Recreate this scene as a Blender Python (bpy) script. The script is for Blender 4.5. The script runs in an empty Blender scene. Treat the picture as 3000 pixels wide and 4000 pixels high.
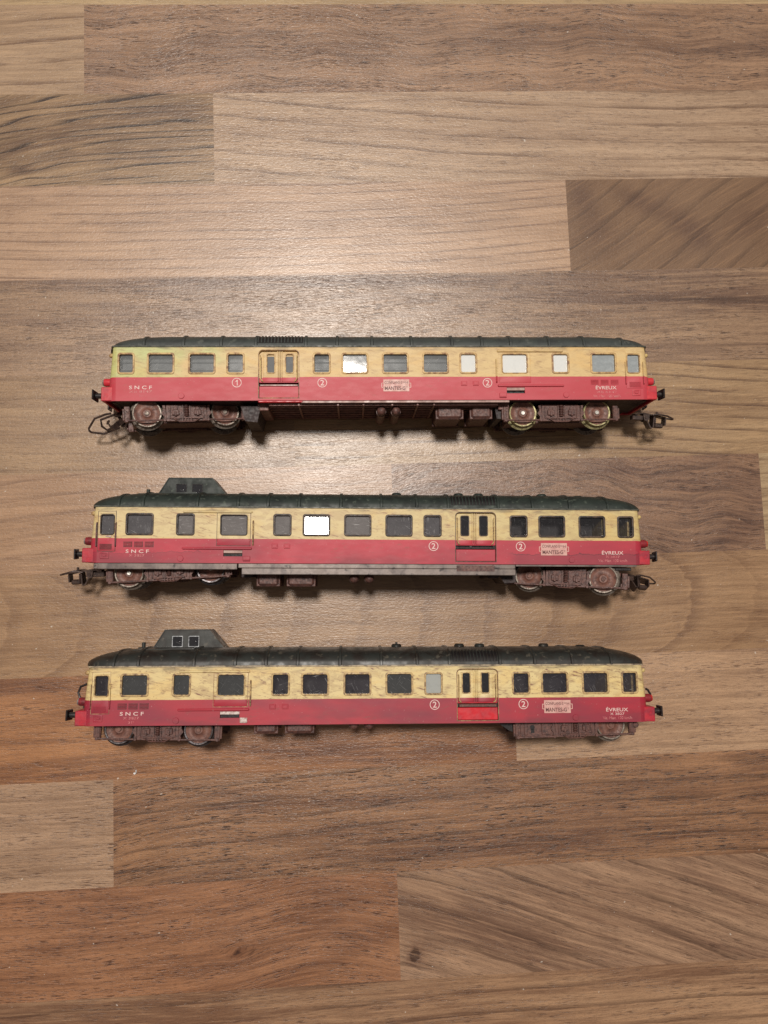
import bpy, math, random
import numpy as np
from mathutils import Matrix, Vector

S = 0.001                                  # everything below is written in millimetres
sc = bpy.context.scene
COL = sc.collection
rad = math.radians

# ------------------------------------------------------------------ camera
cd = bpy.data.cameras.new("camera")
cam = bpy.data.objects.new("camera", cd); COL.objects.link(cam)
cd.sensor_fit = 'HORIZONTAL'; cd.sensor_width = 36.0; cd.lens = 2850.0/3000.0*36.0
cd.clip_start = 0.01; cd.clip_end = 20.0
cam.matrix_world = (Matrix.Translation((0, 0, 0.3554)) @ Matrix.Rotation(0.0864853, 4, 'X')
                    @ Matrix.Rotation(-0.0410021, 4, 'Y'))
sc.camera = cam

# ------------------------------------------------------------------ room light (world)
w = bpy.data.worlds.new("World"); sc.world = w; w.use_nodes = True
wn, wl = w.node_tree.nodes, w.node_tree.links
wn.clear()
wo = wn.new('ShaderNodeOutputWorld'); wb = wn.new('ShaderNodeBackground')
tc = wn.new('ShaderNodeTexCoord'); sx = wn.new('ShaderNodeSeparateXYZ')
mr = wn.new('ShaderNodeMapRange'); mr.inputs['From Min'].default_value = -0.9; mr.inputs['From Max'].default_value = 0.7
mr.inputs['To Min'].default_value = 0.0; mr.inputs['To Max'].default_value = 1.0
rp = wn.new('ShaderNodeValToRGB')
rp.color_ramp.elements[0].color = (0.26, 0.20, 0.165, 1); rp.color_ramp.elements[1].color = (0.50, 0.45, 0.40, 1)
wl.new(tc.outputs['Generated'], sx.inputs[0]); wl.new(sx.outputs['Y'], mr.inputs['Value'])
wl.new(mr.outputs[0], rp.inputs[0]); wl.new(rp.outputs[0], wb.inputs[0]); wl.new(wb.outputs[0], wo.inputs[0])
wb.inputs[1].default_value = 0.44

# ------------------------------------------------------------------ ceiling lamp
ld = bpy.data.lights.new("ceiling_lamp", 'AREA'); ld.shape = 'DISK'; ld.size = 0.31
ld.energy = 35.5; ld.color = (1.0, 0.93, 0.85)
lo = bpy.data.objects.new("ceiling_lamp", ld); COL.objects.link(lo)
lo.location = (-0.09, 0.53, 1.92)
lo.rotation_euler = (Vector((0, 0.0, 0)) - Vector(lo.location)).to_track_quat('-Z', 'Y').to_euler()

vs = sc.view_settings
vs.view_transform = 'Standard'; vs.look = 'None'; vs.exposure = 0.0; vs.gamma = 1.0; vs.use_curve_mapping = False
sc.render.film_transparent = False
try:
    sc.cycles.use_denoising = True; sc.cycles.max_bounces = 6; sc.cycles.caustics_reflective = False
except Exception: pass

# ------------------------------------------------------------------ node helpers
def srgb(r, g, b):
    f = lambda c: (c/255/12.92) if c/255 <= 0.04045 else ((c/255+0.055)/1.055)**2.4
    return (f(r), f(g), f(b), 1.0)

class NT:
    def __init__(s, name):
        s.m = bpy.data.materials.new(name); s.m.use_nodes = True
        s.t = s.m.node_tree; s.n = s.t.nodes; s.l = s.t.links; s.n.clear()
        s.out = s.n.new('ShaderNodeOutputMaterial'); s.b = s.n.new('ShaderNodeBsdfPrincipled')
        s.l.new(s.b.outputs[0], s.out.inputs[0])
    def put(s, sock, v):
        if hasattr(v, 'is_output') or isinstance(v, bpy.types.NodeSocket): s.l.new(v, sock)
        else:
            try: sock.default_value = v
            except Exception: sock.default_value = v[:3]
    def set(s, k, v): s.put(s.b.inputs[k], v)
    def math(s, op, a, b=0.0, c=0.0, clamp=False):
        n = s.n.new('ShaderNodeMath'); n.operation = op; n.use_clamp = clamp
        for i, v in enumerate((a, b, c)): s.put(n.inputs[i], v)
        return n.outputs[0]
    def mix(s, f, a, b, mode='MIX'):
        n = s.n.new('ShaderNodeMix'); n.data_type = 'RGBA'; n.blend_type = mode
        s.put(n.inputs[0], f); s.put(n.inputs[6], a); s.put(n.inputs[7], b)
        return n.outputs[2]
    def noise(s, vec, scale=1.0, detail=2.0, rough=0.5, dist=0.0):
        n = s.n.new('ShaderNodeTexNoise'); s.put(n.inputs['Vector'], vec)
        n.inputs['Scale'].default_value = scale; n.inputs['Detail'].default_value = detail
        n.inputs['Roughness'].default_value = rough; n.inputs['Distortion'].default_value = dist
        return n.outputs['Fac']
    def ramp(s, f, lo, hi, a=0.0, b=1.0, smooth=True):
        n = s.n.new('ShaderNodeMapRange'); n.interpolation_type = 'SMOOTHSTEP' if smooth else 'LINEAR'
        s.put(n.inputs[0], f); n.inputs[1].default_value = lo; n.inputs[2].default_value = hi
        n.inputs[3].default_value = a; n.inputs[4].default_value = b
        return n.outputs[0]
    def attr(s, name, kind='Fac'):
        n = s.n.new('ShaderNodeAttribute'); n.attribute_name = name
        return n.outputs[kind]
    def comb(s, x, y, z=0.0):
        n = s.n.new('ShaderNodeCombineXYZ')
        for i, v in enumerate((x, y, z)): s.put(n.inputs[i], v)
        return n.outputs[0]
    def objmm(s, off=(0, 0, 0)):
        t = s.n.new('ShaderNodeTexCoord'); m = s.n.new('ShaderNodeMapping')
        m.inputs['Scale'].default_value = (1000, 1000, 1000); m.inputs['Location'].default_value = off
        s.l.new(t.outputs['Object'], m.inputs[0]); return m.outputs[0]
    def sep(s, v):
        n = s.n.new('ShaderNodeSeparateXYZ'); s.l.new(v, n.inputs[0]); return n.outputs
    def scale(s, v, sc_, rot=0.0):
        if rot:
            r = s.n.new('ShaderNodeMapping'); r.inputs['Rotation'].default_value = (0, rot, 0); s.l.new(v, r.inputs[0]); v = r.outputs[0]
        m = s.n.new('ShaderNodeMapping'); m.inputs['Scale'].default_value = sc_
        s.l.new(v, m.inputs[0]); return m.outputs[0]
    def bump(s, h, dist, strength=1.0, prev=None):
        n = s.n.new('ShaderNodeBump'); n.inputs['Distance'].default_value = dist; n.inputs['Strength'].default_value = strength
        s.put(n.inputs['Height'], h)
        if prev is not None: s.l.new(prev, n.inputs['Normal'])
        return n.outputs[0]

# ------------------------------------------------------------------ mesh helpers
def clean(me, ang=35):
    for p in me.polygons: p.use_smooth = True
    try: me.set_sharp_from_angle(angle=rad(ang))
    except Exception: pass

class MB:
    """collects shapes in millimetres and links them as one mesh object"""
    def __init__(s): s.v = []; s.f = []; s.mi = []; s.M = Matrix.Identity(4); s.cur = 0
    def add(s, vs, fs):
        o = len(s.v)
        s.v += [tuple(s.M @ Vector(p)) for p in vs]
        s.f += [tuple(i+o for i in f) for f in fs]; s.mi += [s.cur]*len(fs)
        return s
    def box(s, x0, x1, y0, y1, z0, z1, b=0.0):
        if x0 > x1: x0, x1 = x1, x0
        if y0 > y1: y0, y1 = y1, y0
        if z0 > z1: z0, z1 = z1, z0
        if b <= 0:
            vs = [(x, y, z) for x in (x0, x1) for y in (y0, y1) for z in (z0, z1)]
            return s.add(vs, [(0, 1, 3, 2), (4, 6, 7, 5), (0, 4, 5, 1), (2, 3, 7, 6), (0, 2, 6, 4), (1, 5, 7, 3)])
        # chamfered box: 24 vertices
        b = min(b, (x1-x0)*.45, (y1-y0)*.45, (z1-z0)*.45)
        vs = []; idx = {}
        for ix, x in enumerate((x0, x1)):
            for iy, y in enumerate((y0, y1)):
                for iz, z in enumerate((z0, z1)):
                    sx_, sy_, sz_ = (1 if ix == 0 else -1), (1 if iy == 0 else -1), (1 if iz == 0 else -1)
                    for a in range(3):
                        p = [x+sx_*b, y+sy_*b, z+sz_*b]; p[a] = (x, y, z)[a]
                        idx[(ix, iy, iz, a)] = len(vs); vs.append(tuple(p))
        fs = []
        for a in range(3):
            o = [k for k in range(3) if k != a]
            for e in (0, 1):
                q = []
                for c in ((0, 0), (0, 1), (1, 1), (1, 0)):
                    k = [0, 0, 0]; k[a] = e; k[o[0]] = c[0]; k[o[1]] = c[1]; q.append(idx[(*k, a)])
                fs.append(tuple(q))
        for a in range(3):                       # edges along axis a
            o = [k for k in range(3) if k != a]
            for c in ((0, 0), (0, 1), (1, 0), (1, 1)):
                k0 = [0, 0, 0]; k0[o[0]] = c[0]; k0[o[1]] = c[1]; k1 = list(k0); k1[a] = 1
                fs.append((idx[(*k0, o[0])], idx[(*k0, o[1])], idx[(*k1, o[1])], idx[(*k1, o[0])]))
        for k in ((i, j, l) for i in (0, 1) for j in (0, 1) for l in (0, 1)):
            fs.append(tuple(idx[(*k, a)] for a in range(3)))
        return s.add(vs, fs)
    def lathe(s, prof, c, axis='y', n=40):
        """prof: list of (radius, along) closed on itself or ending on the axis"""
        vs = []; fs = []
        for r, t in prof:
            for k in range(n):
                a = 2*math.pi*k/n; u, v_ = r*math.cos(a), r*math.sin(a)
                p = {'y': (u, t, v_), 'x': (t, u, v_), 'z': (u, v_, t)}[axis]
                vs.append((c[0]+p[0], c[1]+p[1], c[2]+p[2]))
        for i in range(len(prof)-1):
            for k in range(n):
                fs.append((i*n+k, i*n+(k+1) % n, (i+1)*n+(k+1) % n, (i+1)*n+k))
        fs.append(tuple(range(n))); fs.append(tuple((len(prof)-1)*n+k for k in range(n)))
        return s.add(vs, fs)
    def cyl(s, c, r, l0, l1, axis='y', n=24, ch=0.0):
        pr = [(r-ch, l0), (r, l0+ch), (r, l1-ch), (r-ch, l1)] if ch else [(r, l0), (r, l1)]
        return s.lathe(pr, c, axis, n)
    def tube(s, pts, r, n=8, closed=False):
        P = [Vector(p) for p in pts]; N = len(P); vs = []; fs = []
        up = Vector((0.13, 0.9, 0.2)).normalized()
        for i, p in enumerate(P):
            if closed: d = (P[(i+1) % N]-P[i-1])
            else: d = (P[min(i+1, N-1)]-P[max(i-1, 0)])
            d.normalize(); a = d.cross(up).normalized(); b = a.cross(d)
            for k in range(n):
                t = 2*math.pi*k/n; vs.append(tuple(p+a*(r*math.cos(t))+b*(r*math.sin(t))))
        for i in range(N if closed else N-1):
            j = (i+1) % N
            for k in range(n): fs.append((i*n+k, i*n+(k+1) % n, j*n+(k+1) % n, j*n+k))
        if not closed: fs += [tuple(range(n)), tuple((N-1)*n+k for k in range(n))]
        return s.add(vs, fs)
    def ribbon(s, pts, th, y0, y1):
        """flat strip following pts (x,z), thickness th, between y0 and y1"""
        P = [Vector((p[0], 0, p[1])) for p in pts]; vs = []; fs = []
        for i, p in enumerate(P):
            d = (P[min(i+1, len(P)-1)]-P[max(i-1, 0)]).normalized(); nrm = Vector((-d.z, 0, d.x))*(th/2)
            for q, y in ((p-nrm, y0), (p+nrm, y0), (p+nrm, y1), (p-nrm, y1)): vs.append((q.x, y, q.z))
        for i in range(len(P)-1):
            for k in range(4): fs.append((i*4+k, i*4+(k+1) % 4, (i+1)*4+(k+1) % 4, (i+1)*4+k))
        fs += [(0, 1, 2, 3), tuple((len(P)-1)*4+k for k in range(4))]
        return s.add(vs, fs)
    def prism(s, poly, y0, y1):
        """polygon in x,z pushed from y0 to y1"""
        n = len(poly); vs = [(x, y0, z) for x, z in poly]+[(x, y1, z) for x, z in poly]
        fs = [tuple(range(n)), tuple(range(2*n-1, n-1, -1))]+[(k, (k+1) % n, n+(k+1) % n, n+k) for k in range(n)]
        return s.add(vs, fs)
    def plate(s, outline, holes, y0, y1, bev=0.0):
        """polygon with holes in x,z; near face at y0 (camera side), back face at y1"""
        cu = bpy.data.curves.new('tmp', 'CURVE'); cu.dimensions = '2D'; cu.fill_mode = 'BOTH'
        cu.extrude = abs(y1-y0)/2-bev; cu.bevel_depth = bev; cu.bevel_resolution = 1; cu.offset = -bev
        for poly in [outline]+list(holes):
            sp = cu.splines.new('POLY'); sp.points.add(len(poly)-1); sp.use_cyclic_u = True
            for i, (x, z) in enumerate(poly): sp.points[i].co = (x, z, 0, 1)
        ob = bpy.data.objects.new('tmp', cu); COL.objects.link(ob)
        me = bpy.data.meshes.new_from_object(ob.evaluated_get(bpy.context.evaluated_depsgraph_get()))
        bpy.data.objects.remove(ob); bpy.data.curves.remove(cu)
        ym = (y0+y1)/2; sg = -1 if y0 < y1 else 1
        s.add([(p.co.x, ym+sg*p.co.z, p.co.y) for p in me.vertices], [tuple(p.vertices) for p in me.polygons])
        bpy.data.meshes.remove(me); return s
    def build(s, name, mats, parent=None, ang=35, weld=True, **props):
        me = bpy.data.meshes.new(name)
        me.from_pydata([(x*S, y*S, z*S) for x, y, z in s.v], [], s.f)
        if not isinstance(mats, (list, tuple)): mats = [mats]
        for m in mats: me.materials.append(m)
        me.polygons.foreach_set('material_index', s.mi)
        import bmesh
        bm = bmesh.new(); bm.from_mesh(me)
        if weld: bmesh.ops.remove_doubles(bm, verts=bm.verts, dist=1e-6)
        bmesh.ops.recalc_face_normals(bm, faces=bm.faces)
        bm.to_mesh(me); bm.free(); clean(me, ang)
        ob = bpy.data.objects.new(name, me); COL.objects.link(ob)
        if parent is not None: ob.parent = parent
        for k, v in props.items(): ob[k] = v
        return ob

def rrect(x0, x1, z0, z1, r, n=4):
    pts = []
    for cx, cz, a0 in ((x1-r, z1-r, 0), (x0+r, z1-r, 90), (x0+r, z0+r, 180), (x1-r, z0+r, 270)):
        for k in range(n+1):
            a = rad(a0+90*k/n); pts.append((cx+r*math.cos(a), cz+r*math.sin(a)))
    return pts
def circ(x, z, r, n=32): return [(x+r*math.cos(2*math.pi*k/n), z+r*math.sin(2*math.pi*k/n)) for k in range(n)]

def text_mb(mb, txt, x0, x1, z0, z1, y, th=0.06, bold=0.0):
    """lettering fitted to the box x0..x1, z0..z1 on the near side at y"""
    cu = bpy.data.curves.new('t', 'FONT'); cu.body = txt; cu.resolution_u = 3; cu.offset = bold
    ob = bpy.data.objects.new('t', cu); COL.objects.link(ob)
    me = bpy.data.meshes.new_from_object(ob.evaluated_get(bpy.context.evaluated_depsgraph_get()))
    bpy.data.objects.remove(ob); bpy.data.curves.remove(cu)
    co = np.array([v.co for v in me.vertices])
    if len(co) == 0: return
    a, b = co.min(0), co.max(0)
    fx = (x1-x0)/(b[0]-a[0]); fz = (z1-z0)/(b[1]-a[1])
    vs_ = [(x0+(p[0]-a[0])*fx, y, z0+(p[1]-a[1])*fz) for p in co]
    mb.add(vs_, [tuple(p.vertices) for p in me.polygons]); bpy.data.meshes.remove(me)

# ================================================================== SETTING: laminate wood floor
def lin(c): return np.array(srgb(*c)[:3])
PA = 0.0317773; BW = 48.34; V0 = 295.62          # board direction, board width, first joint

def floor_material():
    t = NT('laminate_wood')
    pu, pv, ring = t.attr('pu'), t.attr('pv'), t.attr('ring')
    ca, cb = t.attr('ca', 'Color'), t.attr('cb', 'Color')
    prm = t.sep(t.attr('prm', 'Vector')); spot = t.attr('spot'); cr = t.attr('cr', 'Color')
    # slow tone drift and long soft streaks
    n1 = t.noise(t.comb(t.math('MULTIPLY', pu, 0.011), t.math('MULTIPLY', pv, 0.075)), 1, 3, 0.55, 0.4)
    n2 = t.noise(t.comb(t.math('MULTIPLY', pu, 0.022), t.math('MULTIPLY', pv, 0.55), 7.3), 1, 4, 0.66, 0.15)
    f = t.math('ADD', t.math('MULTIPLY', n1, 0.55), t.math('MULTIPLY', n2, 0.6))
    f = t.math('ADD', t.math('MULTIPLY', t.math('SUBTRACT', f, 0.58), t.math('SUBTRACT', 1.0, prm[2])), 0.58)
    f = t.math('ADD', t.ramp(f, 0.36, 0.80), t.math('MULTIPLY', t.math('SUBTRACT', spot, 0.0), 1.0), clamp=True)
    col = t.mix(f, ca, cb)
    col = t.mix(t.ramp(spot, .62, 1.0, 0, .85), col, t.mix(1.0, cr, (.7, .65, .62, 1), 'MULTIPLY'))
    # growth rings: thin dark line that fades to one side
    rn = t.math('ADD', ring, t.math('MULTIPLY', t.math('SUBTRACT', t.noise(t.comb(t.math('MULTIPLY', pu, 0.05), t.math('MULTIPLY', pv, 0.3), 2.0), 1, 3), 0.5), 0.22))
    fr = t.math('FRACT', rn)
    line = t.math('MULTIPLY', t.ramp(fr, 0.0, 0.05), t.ramp(fr, 0.05, 0.5, 1.0, 0.0))
    line = t.math('MULTIPLY', line, line)
    line2 = t.math('MULTIPLY', t.ramp(fr, 0.1, 0.97), t.ramp(fr, 0.97, 1.0, 1.0, 0.0))
    rs = t.math('MULTIPLY', prm[0], t.ramp(t.noise(t.comb(t.math('MULTIPLY', pu, 0.02), t.math('MULTIPLY', ring, 0.7), 5.0), 1, 2), 0.3, 0.6, 0.25, 1.0))
    col = t.mix(t.math('MULTIPLY', line, rs, clamp=True), col, cr)
    col = t.mix(t.math('MULTIPLY', t.math('MULTIPLY', line2, rs), 0.22, clamp=True), col, cr)
    # pores: short dark dashes along the grain, in two sizes
    p1 = t.noise(t.comb(t.math('MULTIPLY', pu, 0.17), t.math('MULTIPLY', pv, 2.3), 1.0), 1, 2, 0.5)
    p2 = t.noise(t.comb(t.math('MULTIPLY', pu, 0.42), t.math('MULTIPLY', pv, 3.2), 4.0), 1, 1, 0.5)
    pp = t.noise(t.comb(t.math('MULTIPLY', pu, 0.03), t.math('MULTIPLY', pv, 0.16), 9.0), 1, 2)
    m1 = t.math('MULTIPLY', t.ramp(p1, 0.53, 0.63), t.ramp(pp, 0.36, 0.60, 0.2, .85))
    m2 = t.math('MULTIPLY', t.ramp(p2, 0.54, 0.70), 0.45)
    pores = t.math('MULTIPLY', t.math('MAXIMUM', m1, m2), prm[1], clamp=True)
    col = t.mix(pores, col, t.mix(1.0, cr, (0.66, 0.52, 0.45, 1), 'MULTIPLY'))
    hl = t.ramp(t.noise(t.comb(t.math('MULTIPLY', pu, 0.05), t.math('MULTIPLY', pv, 0.8), 12.0), 1, 3), 0.50, 0.7, 0.0, 0.35)
    col = t.mix(hl, col, t.mix(1.0, ca, (1.16, 1.12, 1.08, 1), 'MULTIPLY'))
    # print screen speckle
    o = t.objmm()
    sp = t.noise(t.scale(o, (2.1, 2.1, 2.1)), 1, 1, 0.6)
    col = t.mix(0.16, col, t.mix(1.0, col, t.comb(t.ramp(sp, .3, .7, .4, 1.6), t.ramp(sp, .3, .7, .45, 1.5), t.ramp(sp, .3, .7, .5, 1.45)), 'MULTIPLY'))
    dust = t.ramp(t.noise(t.scale(o, (.45, .45, .45)), 1, 1), .775, .80, 0, .5)
    col = t.mix(dust, col, (.75, .70, .62, 1))
    t.set('Base Color', col)
    t.set('Roughness', t.ramp(t.noise(t.scale(o, (0.02, 0.02, 0.02)), 1, 3), 0.3, 0.7, 0.33, 0.39))
    t.set('Specular IOR Level', 0.8)
    # pressed wood texture of the laminate: short wormy ridges along the boards
    h1 = t.noise(t.comb(t.math('MULTIPLY', pu, 0.55), t.math('MULTIPLY', pv, 1.15), 3.0), 1, 2, 0.5, 0.8)
    h2 = t.noise(t.comb(t.math('MULTIPLY', pu, 0.16), t.math('MULTIPLY', pv, 1.9), 6.0), 1, 2)
    h = t.math('ADD', h1, t.math('MULTIPLY', t.math('SUBTRACT', h2, pores), 0.5))
    t.set('Normal', t.bump(h, 0.00010, 1.0))
    return t.m

def knot(u, v, ku, kv, r, amp):
    """bend of the grain round a knot"""
    d2 = ((u-ku)/(2.2*r))**2+((v-kv)/r)**2
    return amp*np.exp(-d2)*np.sign(v-kv+1e-6)*np.minimum(1, np.abs(v-kv)/r*1.2)
def blob(u, v, bu, bv, ru, rv, a=0.0):
    c, s_ = math.cos(a), math.sin(a); x = (u-bu)*c+(v-bv)*s_; y = -(u-bu)*s_+(v-bv)*c
    return np.exp(-(x/ru)**2-(y/rv)**2)
def wob(u, v, sd, A=1.0, L=60.0):
    return A*(np.sin(u/L+sd*1.7+v*0.02)+0.6*np.sin(u/(L*0.43)+sd*3.1+v*0.05)+0.35*np.sin(u/(L*0.21)+sd*5.3-v*0.06))

# colour a (light), b (dark), line colour, ring strength, pore strength, functions
def board(ca, cb, cr, rs, ps, ringf=None, rotf=None, spotf=None, warp=1.0, wl_=70.0):
    return dict(ca=ca, cb=cb, cr=cr, rs=rs, ps=ps, ring=ringf, rot=rotf, spot=spotf, warp=warp, wl=wl_)
r_par = lambda sp, sl=0.0, cv=0.0, u0=0: (lambda u, v: (v-sl*u-cv*((u-u0)/100.0)**2)/sp)
B = {
 -1: [(-900, 900, board((186, 160, 122), (164, 138, 106), (124, 98, 74), .6, .5))],
 0: [(-900, -128.7, board((182, 154, 124), (160, 132, 106), (118, 88, 68), .9, .4, lambda u, v: (v-0.06*u)/11+.2)),
     (-128.7, 900, board((168, 134, 106), (126, 96, 76), (74, 48, 36), .25, 1.1, r_par(14, .02, -1.5, 100), None,
        lambda u, v: .45*blob(u, v, 30, 275, 130, 7, .08)+.35*blob(u, v, 190, 270, 60, 10), 1.6, 26))],
 1: [(-900, -64.0, board((170, 140, 106), (122, 94, 72), (66, 48, 38), 1.25, .35,
        lambda u, v: (v+14*np.exp(-(u+175)/55.0)+knot(u, v, -159, 207.5, 5, 5)+1.3*np.sin(v*.5))/4.6,
        lambda u, v: -14*np.exp(-(u+175)/55.0), lambda u, v: .95*blob(u, v, -159, 207.5, 5.5, 2.2)+.4*blob(u, v, -105, 233, 60, 9, .2))),
     (-64.0, 900, board((184, 157, 130), (162, 133, 108), (112, 82, 62), .8, .7, lambda u, v: (v+.05*u+3*np.sin(u/60.))/9.5))],
 2: [(-900, 115.1, board((184, 152, 124), (164, 132, 106), (124, 92, 74), .8, .45,
        lambda u, v: (v-3.2*((u+25)/100.)**2*(u > -25)-.6*((u+25)/100.)**2*(u <= -25))/4.7, None,
        lambda u, v: -.25*(v < 168))),
     (115.1, 900, board((142, 112, 84), (112, 84, 66), (66, 46, 36), .5, .3,
        lambda u, v: ((v-172)*.80-(u-150)*.62+1.0*np.sin((u+v)/22.0))/12.0,
        lambda u, v: .6*(u-150)+1.2*(v-172)*0, lambda u, v: .6*blob(u, v, 178, 172, 16, 6.5, -.7)+.5*blob(u, v, 124, 188, 7, 14, .4)+.55*blob(u, v, 152, 187, 14, 5, -.5)+.5*blob(u, v, 212, 176, 18, 8, .5)+.3*blob(u, v, 130, 168, 14, 9), 1.5))],
 3: [(-900, 900, board((164, 134, 106), (122, 94, 76), (78, 54, 44), .2, .9, r_par(12), None,
        lambda u, v: .9*blob(u, v, 190, 140-6, 130, 4.5, -.035)+.5*blob(u, v, 0, 147, 260, 3.5)-.25*blob(u, v, -40, 118, 120, 20), 1.0, 90))],  # the negative blob paints lamp glare into the middle of the board
 4: [(-900, -27.0, board((166, 136, 104), (140, 110, 84), (98, 70, 54), .3, .5, r_par(9))),
     (-27.0, 900, board((176, 146, 110), (152, 120, 88), (96, 66, 48), .85, .5,
        lambda u, v: (v-5*np.exp(-((u-120)/70.0)**2)+.035*u)/6.4))],
 5: [(-900, 20.0, board((178, 142, 110), (156, 122, 94), (118, 84, 62), .55, .35, lambda u, v: (v-.09*u)/9)),
     (20.0, 205.2, board((152, 118, 92), (112, 82, 66), (70, 46, 38), .5, .95,
        lambda u, v: (v+.0012*(u-110)**2+3*np.sin(u/11.))/13,
        lambda u, v: -.05*(u-80)+3*np.sin(u/45.), lambda u, v: .6*blob(u, v, 128, 47, 28, 2.2)+.4*blob(u, v, 190, 15, 20, 6, .6), 2.2, 24)),
     (205.2, 900, board((182, 158, 124), (158, 130, 98), (116, 86, 62), .7, .5, lambda u, v: v/7.))],
 6: [(-900, 900, board((170, 136, 102), (142, 108, 78), (108, 74, 52), .5, .5,
        lambda u, v: (u+.028*(v+17)**2+1.3*np.sin(v/4.5)+.5*np.sin(v/1.6)+.8*np.sin(u/9.))/33.0,
        None, lambda u, v: .35*blob(u, v, 235, -20, 50, 14, .5)))],
 7: [(-900, 75.0, board((174, 124, 84), (126, 84, 58), (76, 46, 34), .2, .75, r_par(12), None,
        lambda u, v: .55*blob(u, v, -150, -47, 70, 3.5)+.5*blob(u, v, 10, -86, 80, 7)-.3*blob(u, v, -140, -70, 60, 9))),
     (75.0, 900, board((190, 156, 124), (168, 134, 106), (108, 76, 58), .35, .8, r_par(11)))],
 8: [(-900, -115.4, board((180, 148, 120), (156, 124, 98), (104, 74, 56), .35, .95, r_par(11))),
     (-115.4, 900, board((168, 126, 92), (120, 84, 62), (60, 38, 28), .6, 1.15,
        lambda u, v: (v-.02*u-4*np.sin(u/80.))/8.5, lambda u, v: -6*np.exp(-(u+115)/30.)+.03*np.maximum(u-90, 0),
        lambda u, v: .55*blob(u, v, 90, -130, 140, 6, .03)+.35*blob(u, v, -20, -106, 90, 3)))],
 9: [(-900, 15.7, board((170, 122, 88), (128, 86, 60), (74, 42, 28), .15, 1.0,
        lambda u, v: (v+knot(u, v, -59.5, -171, 4, 4))/14, lambda u, v: 9*np.exp(-((u+20)/38.)**2)+knot(u, v, -59.5, -171, 5, 4),
        lambda u, v: 1.6*blob(u, v, -59.5, -171, 2.8, 1.6)+.5*blob(u, v, -5, -172, 45, 5, .35)+.35*blob(u, v, -10, -150, 30, 14))),
     (15.7, 900, board((176, 142, 114), (130, 98, 78), (80, 54, 40), .65, .7,
        lambda u, v: (v+.42*(u-15)+7*np.exp(-(u-15)/25.0))/13.5, lambda u, v: -.33*(u-15),
        lambda u, v: 1.5*blob(u, v, 22.4, -177.3, 2.4, 3.2)+.45*blob(u, v, 27, -176, 9, 6)+.45*blob(u, v, 60, -168, 55, 9, -.35), .8))],
 10: [(-900, 900, board((176, 140, 108), (132, 96, 72), (82, 54, 40), .6, .7, lambda u, v: (v-.01*u-3*np.sin((u+40)/90.))/9.5, None,
        lambda u, v: .55*blob(u, v, -120, -197, 130, 9, .02)-.35*blob(u, v, 190, -208, 80, 10)))],
}
rnd = random.Random(5)
base_kinds = [B[4][1][2], B[8][1][2], B[1][1][2], B[3][0][2]]
for k in list(range(-14, -1))+list(range(11, 24)):
    c = rnd.uniform(-200, 200); a, b = rnd.sample(base_kinds, 2)
    B[k] = [(-900, c, dict(a, ring=r_par(8), rot=None, spot=None)), (c, 900, dict(b, ring=r_par(10), rot=None, spot=None))]

def make_floor():
    V, F_ = [], []; A = {k: [] for k in ('pu', 'pv', 'ring', 'spot', 'ca', 'cb', 'cr', 'prm')}
    ux = np.unique(np.concatenate([np.arange(-900, -240, 60), np.arange(-240, 260, 2.5), np.arange(260, 901, 60)]))
    c, s_ = math.cos(PA), math.sin(PA)
    for k, segs in B.items():
        v1, v0 = V0-k*BW, V0-(k+1)*BW
        fine = -1 <= k <= 11
        vv = np.linspace(v0, v1, 22 if fine else 4)
        for i, (ua, ub, bd) in enumerate(segs):
            uu = np.unique(np.concatenate([[ua], ux[(ux > ua+.3) & (ux < ub-.3)], [ub]]))
            U, Vg = np.meshgrid(uu, vv); u, v = U.ravel(), Vg.ravel()
            o = len(V); nu, nv = len(uu), len(vv)
            V += [((x*c-y*s_)*S, (x*s_+y*c)*S, 0.0) for x, y in zip(u, v)]
            F_ += [(o+j*nu+i_, o+j*nu+i_+1, o+(j+1)*nu+i_+1, o+(j+1)*nu+i_) for j in range(nv-1) for i_ in range(nu-1)]
            sd = k*3.7+i*11.3
            wv = wob(u, v, sd, bd['warp'], bd['wl'])*np.clip(1, 0, 1)
            rot = bd['rot'](u, v) if bd['rot'] else 0*u
            A['pu'].append(u+sd*37.0); A['pv'].append(v+wv-rot+sd*13.0)
            A['ring'].append((bd['ring'](u, v) if bd['ring'] else v/12)+wv*.08+40)
            A['spot'].append(bd['spot'](u, v) if bd['spot'] else 0*u)
            for q, g_ in (('ca', 1.04), ('cb', .88), ('cr', .80)): A[q].append(np.tile(np.append(lin(bd[q])*g_, 1.0), (len(u), 1)))
            A['prm'].append(np.tile([bd['rs'], bd['ps'], .72 if bd is B[2][1][2] else 0.0], (len(u), 1)))
    me = bpy.data.meshes.new('floor'); me.from_pydata(V, [], F_)
    for q in ('pu', 'pv', 'ring', 'spot'):
        me.attributes.new(q, 'FLOAT', 'POINT').data.foreach_set('value', np.concatenate(A[q]).astype(np.float32))
    for q in ('ca', 'cb', 'cr'):
        me.attributes.new(q, 'FLOAT_COLOR', 'POINT').data.foreach_set('color', np.concatenate(A[q]).astype(np.float32).ravel())
    me.attributes.new('prm', 'FLOAT_VECTOR', 'POINT').data.foreach_set('vector', np.concatenate(A['prm']).astype(np.float32).ravel())
    me.materials.append(floor_material())
    ob = bpy.data.objects.new('floor', me); COL.objects.link(ob); ob['kind'] = 'structure'
make_floor()

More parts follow.
